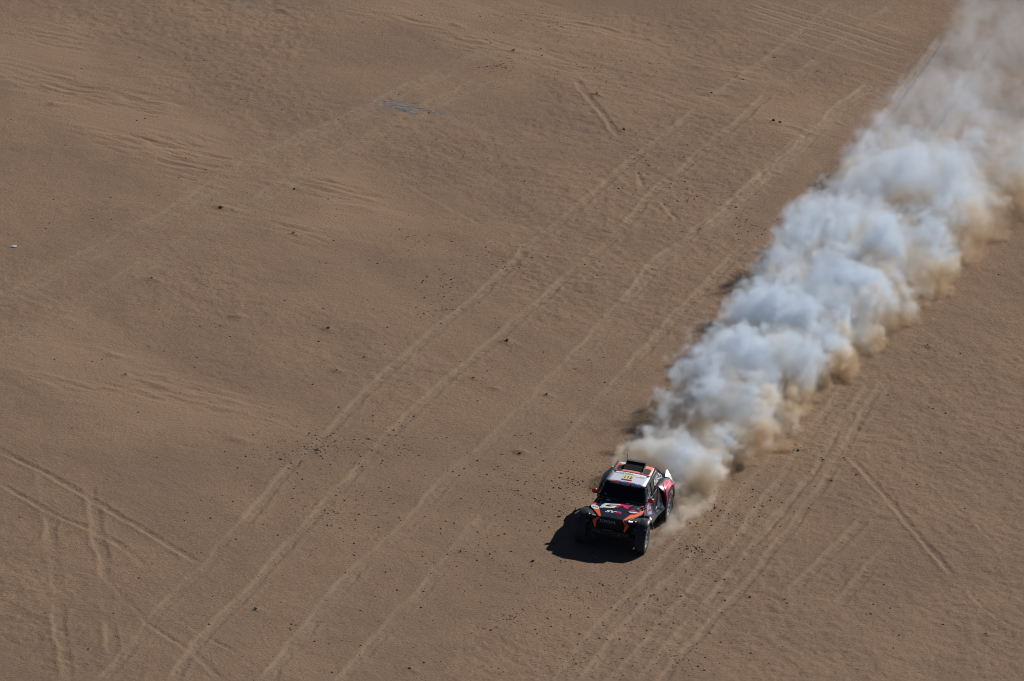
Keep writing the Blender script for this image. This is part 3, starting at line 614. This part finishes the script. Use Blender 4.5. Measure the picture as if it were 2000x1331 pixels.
dm = bpy.data.materials.new('dust'); dm.use_nodes = True; dn = dm.node_tree
dn.nodes.remove(dn.nodes['Principled BSDF'])
pv = dn.nodes.new('ShaderNodeVolumePrincipled'); pv.inputs['Density'].default_value = 1.0; pv.inputs['Anisotropy'].default_value = 0.3
geo = dn.nodes.new('ShaderNodeNewGeometry'); sx = dn.nodes.new('ShaderNodeSeparateXYZ'); dn.links.new(geo.outputs['Position'], sx.inputs[0])
cr = dn.nodes.new('ShaderNodeValToRGB')                                                   # coarse brown sand low and in clumps; fine dust above painted skylight blue
els = cr.color_ramp.elements; els[0].position = 0.0; els[0].color = (.63, .48, .33, 1); els[1].position = 1.0; els[1].color = (.77, .85, .94, 1)
e2 = els.new(.34); e2.color = (.78, .70, .58, 1); e3 = els.new(.72); e3.color = (.88, .865, .84, 1)
mr_ = dn.nodes.new('ShaderNodeMapRange'); mr_.inputs['From Max'].default_value = 1.6; dn.links.new(sx.outputs[2], mr_.inputs['Value']); mr_.clamp = False
cn = dn.nodes.new('ShaderNodeTexNoise'); cn.inputs['Scale'].default_value = .7; cn.inputs['Detail'].default_value = 1.0; dn.links.new(geo.outputs['Position'], cn.inputs['Vector'])
ma = dn.nodes.new('ShaderNodeMath'); ma.operation = 'MULTIPLY_ADD'; ma.inputs[1].default_value = 3.2; ma.inputs[2].default_value = -1.55; dn.links.new(cn.outputs[0], ma.inputs[0])
mb = dn.nodes.new('ShaderNodeMath'); mb.operation = 'ADD'; dn.links.new(mr_.outputs[0], mb.inputs[0]); dn.links.new(ma.outputs[0], mb.inputs[1]); 
vd = dn.nodes.new('ShaderNodeVectorMath'); vd.operation = 'DOT_PRODUCT'; vd.inputs[1].default_value = (.963, -.2755, 0); dn.links.new(geo.outputs['Position'], vd.inputs[0])   # distance across the plume; lee side gets more of the painted skylight blue
mc = dn.nodes.new('ShaderNodeMath'); mc.operation = 'MULTIPLY_ADD'; mc.inputs[1].default_value = -.10; dn.links.new(vd.outputs['Value'], mc.inputs[0]); dn.links.new(mb.outputs[0], mc.inputs[2])
dn.links.new(mc.outputs[0], cr.inputs[0])
dn.links.new(cr.outputs[0], pv.inputs['Color'])
dn.links.new(pv.outputs[0], dn.nodes['Material Output'].inputs['Volume'])

def plume(P, V, mth, sstep, lerpr, noise, voro, vmath, sep):
    w1 = vmath('SCALE', vmath('SUBTRACT', noise(P, .34, 1, .5, True), (.5, .5, .5)), 1.6)
    w2 = vmath('SCALE', vmath('SUBTRACT', noise(P, 1.5, 2, .55, True), (.5, .5, .5)), .5)
    Q = vmath('ADD', vmath('ADD', P, w1), w2)
    x, y, z = sep(Q); px, py, pz = sep(P)
    lat = mth('MULTIPLY', y, -1.0)
    burst = sstep(noise(vmath('MULTIPLY', P, (1.0, .8, 0.0)), .30, 1, .5), .34, .66)      # the cloud rises in bursts with lower saddles between
    def envelope(xx, ll, zz):
        yr = 1.95 + .128*xx + lerpr(xx, 34, 70, 0, 2.6)
        yl = -1.65 + .006*xx
        yc = (yr+yl)*.5; wd = (yr-yl)*.5
        h = .80 + lerpr(xx, 1.5, 12, .25, 2.25) + lerpr(xx, 11, 60, 0, .8)
        h = h*lerpr(burst, 0, 1, .68, 1.12)
        rr = mth('SQRT', mth('ADD', mth('POWER', mth('ABSOLUTE', (ll-yc)/wd), 3.2), mth('POWER', mth('MAXIMUM', zz, 0.0)/(h*lerpr(ll-yc, 0, 3.0, 1.0, .8)), 2.6)))
        return (1.0-rr)*mth('MINIMUM', wd, h), yc
    e, yc = envelope(x, lat, z)
    e0, yc0 = envelope(px, mth('MULTIPLY', py, -1.0), pz)
    side = sstep(lat-yc, -1.6, 1.9)                                # crisp on the windward side, wispy on the lee side
    big = voro(Q, .46, 0, .5, 2.0)
    bil = voro(Q, 1.45, 1.8, .62, 2.1)
    fine = noise(Q, 2.7, 3, .68)
    lump = noise(P, .19, 1, .5)
    fld = e*1.2 + .10 + (.52-big)*.95 + (.46-bil)*1.5 + (lump-.5)*1.0 + (fine-.5)*1.5
    soft = lerpr(side, 0, 1, .36, .20)
    d = sstep(fld, 0.0, soft)*sstep(e0, -.75, -.45)
    gap = sstep(noise(Q, .60, 3, .68), .445, .60)
    d = d*(.04+.96*mth('MAXIMUM', gap, side*.14))
    dens = lerpr(px, 2.0, 5, 0.8, 1.4)*lerpr(x, 20, 46, 1.0, .06)*lerpr(x, 60, 85, 1.0, 0.4)*lerpr(side, 0, 1, 1.6, 2.1)
    start = sstep(px, 1.8, 3.0)
    out_ = d*dens*start
    return out_*lerpr(pz, 0, .15, .6, 1.0)
dust = dust_volume('dust_plume', 'billowing pale dust cloud trailing behind the rally car across the sand', (1.5, -12.4, -0.42), (73.0, 3.4, 4.8), .108, plume, dm)

def spray(P, V, mth, sstep, lerpr, noise, voro, vmath, sep):
    Q = vmath('ADD', P, vmath('SCALE', vmath('SUBTRACT', noise(P, 2.4, 3, .6, True), (.5, .5, .5)), .55))
    x, y, z = sep(Q); px, py, pz = sep(P)
    lat = mth('MULTIPLY', y, -1.0); s = x+1.55
    rr = mth('SQRT', mth('ADD', mth('POWER', mth('ABSOLUTE', (lat-1.22-.09*s)/(.16+.10*s)), 2.0), mth('POWER', mth('ABSOLUTE', z)/(.12+.085*s), 2.0)))
    d = sstep(1.0-rr + (noise(Q, 3.6, 3, .7)-.5)*1.9, .05, .5)
    return d*lerpr(px, -1.6, -1.1, 0.0, 1.5)*lerpr(px, 2.6, 3.7, 1.0, .4)*lerpr(px, .2, 1.6, .55, 1.6)*sstep(lat, .93, 1.08)
sm2 = bpy.data.materials.new('flung_sand'); sm2.use_nodes = True; sn2 = sm2.node_tree; sn2.nodes.remove(sn2.nodes['Principled BSDF'])
pv2 = sn2.nodes.new('ShaderNodeVolumePrincipled'); pv2.inputs['Density'].default_value = 1.0; pv2.inputs['Anisotropy'].default_value = .3; pv2.inputs['Color'].default_value = (.85, .80, .72, 1)
sn2.links.new(pv2.outputs[0], sn2.nodes['Material Output'].inputs['Volume'])
spray_o = dust_volume('sand_spray', 'pale sand spray flung up beside the wheels on the left of the car', (-1.7, -2.9, -.25), (3.8, -.8, 1.3), .055, spray, sm2)

# ---------------------------------------------------------------- loose stones, clods and scraps on the sand
STONE = mat('dark_stone', (.045, .034, .027), .8); STONE2 = mat('brown_clod', (.13, .092, .066), .95); PALE = mat('pale_stone', (.42, .36, .30), .8); SCRAP = mat('pale_blue_plastic', (.5, .52, .55), .6)
def rock_mesh(seed, lumps=.35, sub=2):
    bm = bmesh.new(); bmesh.ops.create_icosphere(bm, subdivisions=sub, radius=.5); rr = random.Random(seed); k = [rr.uniform(2, 6) for _ in range(6)]
    for v in bm.verts:
        p = v.co; d = math.sin(p.x*k[0]+k[3])*math.sin(p.y*k[1]+k[4])*math.sin(p.z*k[2]+k[5])
        v.co = p*(1+lumps*d*1.6+lumps*.5*rr.uniform(-1, 1)); v.co.z *= .7
    me = bpy.data.meshes.new('rock'); bm.to_mesh(me); bm.free(); return me
def clod_mesh(seed):
    """a lump of crusted sand that has broken into a few bits lying against each other"""
    rr = random.Random(seed); bm = bmesh.new()
    for k in range(5):
        bits = bmesh.ops.create_icosphere(bm, subdivisions=1, radius=.5)['verts']; c_ = Vector((rr.uniform(-.45, .45), rr.uniform(-.35, .35), rr.uniform(-.1, .1))) if k else Vector(); f = 1.0 if k == 0 else rr.uniform(.25, .6)
        for v in bits: v.co = Vector((v.co.x*rr.uniform(.8, 1.25), v.co.y*rr.uniform(.8, 1.2), v.co.z*rr.uniform(.45, .75)))*f + c_
    me = bpy.data.meshes.new('clod'); bm.to_mesh(me); bm.free(); return me
def spot(px, py): p = at(px, py); return p.x, p.y
def place(name, me, x, y, size, m, label, cat, group=None, squash=1.0):
    o = bpy.data.objects.new(name, me); col.objects.link(o)
    o.location = (x, y, height(x, y)+size*.16); o.scale = (size, size*random.uniform(.7, 1.1), size*squash); o.rotation_euler = (random.uniform(-.3, .3), random.uniform(-.3, .3), random.uniform(0, 6.28))
    if me.materials and me.materials[0] is not m: o.data = me.copy(); o.data.materials.clear(); o.data.materials.append(m)
    elif not me.materials: me.materials.append(m)
    tag(o, label, cat, group); return o
rocks = [rock_mesh(k) for k in range(6)]; clods = [clod_mesh(20+k) for k in range(6)]; pebs = [rock_mesh(40+k, .25, 1) for k in range(5)]
for m_ in rocks+pebs: m_.materials.append(STONE)
for m_ in clods: m_.materials.append(STONE2)
for k, (px, py, sz, lab) in enumerate([
    (1041, 1097, .20, 'dark brown clod alone in front of the tip of the car shadow'), (245, 735, .17, 'dark clod on the smooth drifted sand at left'), (990, 672, .26, 'tufted brown clod just right of the double ruts'),
    (925, 742, .18, 'small brown clod below the tufted clod'), (641, 645, .22, 'brown clod on the smooth sand left of the double ruts'), (657, 728, .17, 'lower of the two clods left of the double ruts'),
    (1003, 100, .26, 'dark clod with a sand mound behind it near the top edge'), (500, 1194, .17, 'dark clod between the ruts at lower left'), (800, 1309, .18, 'reddish clod at the bottom edge of the sand'),
    (402, 333, .18, 'dark clod above the faint grey track'), (432, 409, .24, 'dark clod below the faint grey track'), (1219, 254, .26, 'brown clod at the lower end of the short deep rut'), (1166, 186, .18, 'brown clod beside the middle of the short deep rut'),
    (1389, 182, .22, 'brown clod at the edge of the drifted sand above the ruts'), (1016, 888, .2, 'brown clod above the left end of the smooth hollow'), (1068, 774, .2, 'brown clod in the track left of the dust'), (1812, 674, .16, 'clod on the bare sand right of the dust'),
    (1925, 1240, .14, 'small clod near the right bottom corner'), (1465, 1168, .18, 'brown clod right of the many ruts'), (1440, 150, .15, 'clod beside the faint upper rut'), (573, 458, .17, 'clod on the upper slope near the centre left'), (296, 548, .17, 'clod on the drifted sand below the faint tracks')]):
    x, y = spot(px, py); place('sand_clod', clods[k % 6], x, y, sz*.55, STONE2, lab, 'clod', 'brown clods on the sand', .8)
x, y = spot(1511, 236); place('dark_rock', rocks[0], x, y, .13, STONE, 'black rock lying by itself above the long pale track', 'rock')
x, y = spot(1524, 239); place('pale_stone', rocks[1], x, y, .14, PALE, 'pale stone beside the black rock', 'stone')
x, y = spot(575, 370); place('dark_rock', rocks[2], x, y, .10, STONE, 'dark rock lying on the faint lower track', 'rock')
x, y = spot(26, 485)
sm_ = mesh_from([(-.13, -.05, 0), (.0, -.08, .02), (.13, -.02, .01), (.1, .06, .03), (-.02, .06, .04), (-.12, .04, .01)], [(0, 1, 4, 5), (1, 2, 3, 4)]); solid(sm_, .01)
sc_ = place('plastic_scrap', sm_, x, y, 1.0, SCRAP, 'pale blue plastic scrap near the left edge', 'scrap'); sc_.rotation_euler = (.15, 0, .3); sc_.location.z = height(x, y)+.02

CLUSTERS = [(620, 880, 1.3, 190), (720, 860, 1.2, 100), (560, 900, 2.5, 120), (1120, 940, 1.8, 190), (1170, 1140, 3.0, 200), (900, 1080, 3.2, 230), (1000, 1210, 4.0, 220), (650, 1000, 2.6, 190), (860, 610, 2.2, 150), (1000, 520, 2.4, 150), (880, 560, 1.6, 100),
    (1240, 310, 1.8, 150), (1340, 390, 2.0, 190), (1470, 440, 1.8, 160), (1090, 50, 2.0, 130), (970, 130, 1.4, 120), (1170, 140, 1.6, 120), (1360, 1070, 1.4, 240), (1410, 1000, 2.0, 190), (1300, 1180, 2.6, 150), (1320, 1290, 2.4, 150), (1480, 960, 2.6, 150), (1090, 1010, 1.6, 130),
    (1000, 960, 2.4, 120), (800, 880, 2.6, 110), (1560, 880, 1.6, 110), (780, 470, 3.0, 90), (1560, 140, 3.0, 70), (300, 1100, 5.0, 90), (420, 640, 6.0, 120), (1700, 1200, 5.0, 110), (1800, 800, 5.0, 110), (470, 200, 7.0, 110), (300, 400, 6.0, 80), (900, 300, 6.0, 140), (1120, 720, 3.0, 110), (560, 1230, 4.0, 130), (1120, 1290, 3.0, 150)]
pts = []
for px, py, sp, nn in CLUSTERS:
    cx_, cy_ = spot(px, py)
    for _ in range(int(nn*(1.35 if py > 860 and 500 < px < 1450 else 1.0))):
        r_ = abs(rng.normal())*sp; a_ = rng.uniform(0, 6.283); pts.append((cx_+r_*math.cos(a_), cy_+r_*math.sin(a_)*1.3, rng.pareto(2.6)))
for _ in range(900): pts.append((rng.uniform(-26, 17), rng.uniform(-20, 66), rng.pareto(3.0)))
def clear_of_car(x, y):
    v = Vector((x, y, 0)); a = v.dot(CF); b = v.dot(CL); return not (-2.6 < a < 2.5 and abs(b) < 1.35)
pts = [(x, y, min(.07, .018*(1+s_))) for x, y, s_ in pts if clear_of_car(x, y)]
pts.sort(key=lambda q: -q[2])
def where(x, y):
    v = Vector((x, y, 0))-CAM; d_ = v.dot(fwd); px = 1000+FPX*v.dot(RIGHT)/d_; py = 665.5-FPX*v.dot(UP)/d_
    if px > 1330 and py > 860: return 'on the bundle of ruts right of the car' if px < 1600 else 'on the bare sand at the lower right'
    if py > 1100: return 'on the sand in front of the car' if px > 860 else 'on the rutted sand at the lower left'
    if py > 820: return 'on the sand just left of the car' if px > 860 else ('in the dark pebble patch left of the car' if px > 500 else 'among the crossing tracks at the left')
    if px > 1150: return 'between the long tracks and the dust cloud' if py > 250 else 'near the top of the sand left of the far dust'
    if px > 680: return 'beside the two parallel ruts in the middle' if py > 380 else 'on the drifted sand near the top'
    return 'on the open sand at the upper left'
for k, (x, y, sz) in enumerate(pts[:240]):
    place('small_stone', pebs[k % 5], x, y, sz*1.05, STONE, 'small dark stone '+where(x, y), 'stone', 'small dark stones strewn over the sand', .9)
ico = bmesh.new(); bmesh.ops.create_icosphere(ico, subdivisions=1, radius=.5); iv = np.array([v.co[:] for v in ico.verts]); itf = np.array([[v.index for v in f.verts] for f in ico.faces]); ico.free()
rest = pts[240:]; nv_ = len(iv); VV = np.zeros((len(rest)*nv_, 3)); FF = np.zeros((len(rest)*len(itf), 3), int)
for k, (x, y, sz) in enumerate(rest):
    q = iv*(1+.35*rng.uniform(-1, 1, (nv_, 1)))*np.array([sz*rng.uniform(.8, 1.5), sz*rng.uniform(.7, 1.2), sz*.75]); VV[k*nv_:(k+1)*nv_] = q+np.array([x, y, height(x, y)+sz*.15]); FF[k*len(itf):(k+1)*len(itf)] = itf+k*nv_
pm = bpy.data.meshes.new('pebbles'); pm.from_pydata(VV.tolist(), [], FF.tolist()); pm.update()
tag(new_obj('pebbles', pm, STONE), 'tiny dark pebbles scattered over the desert sand', 'pebbles', None, 'stuff')
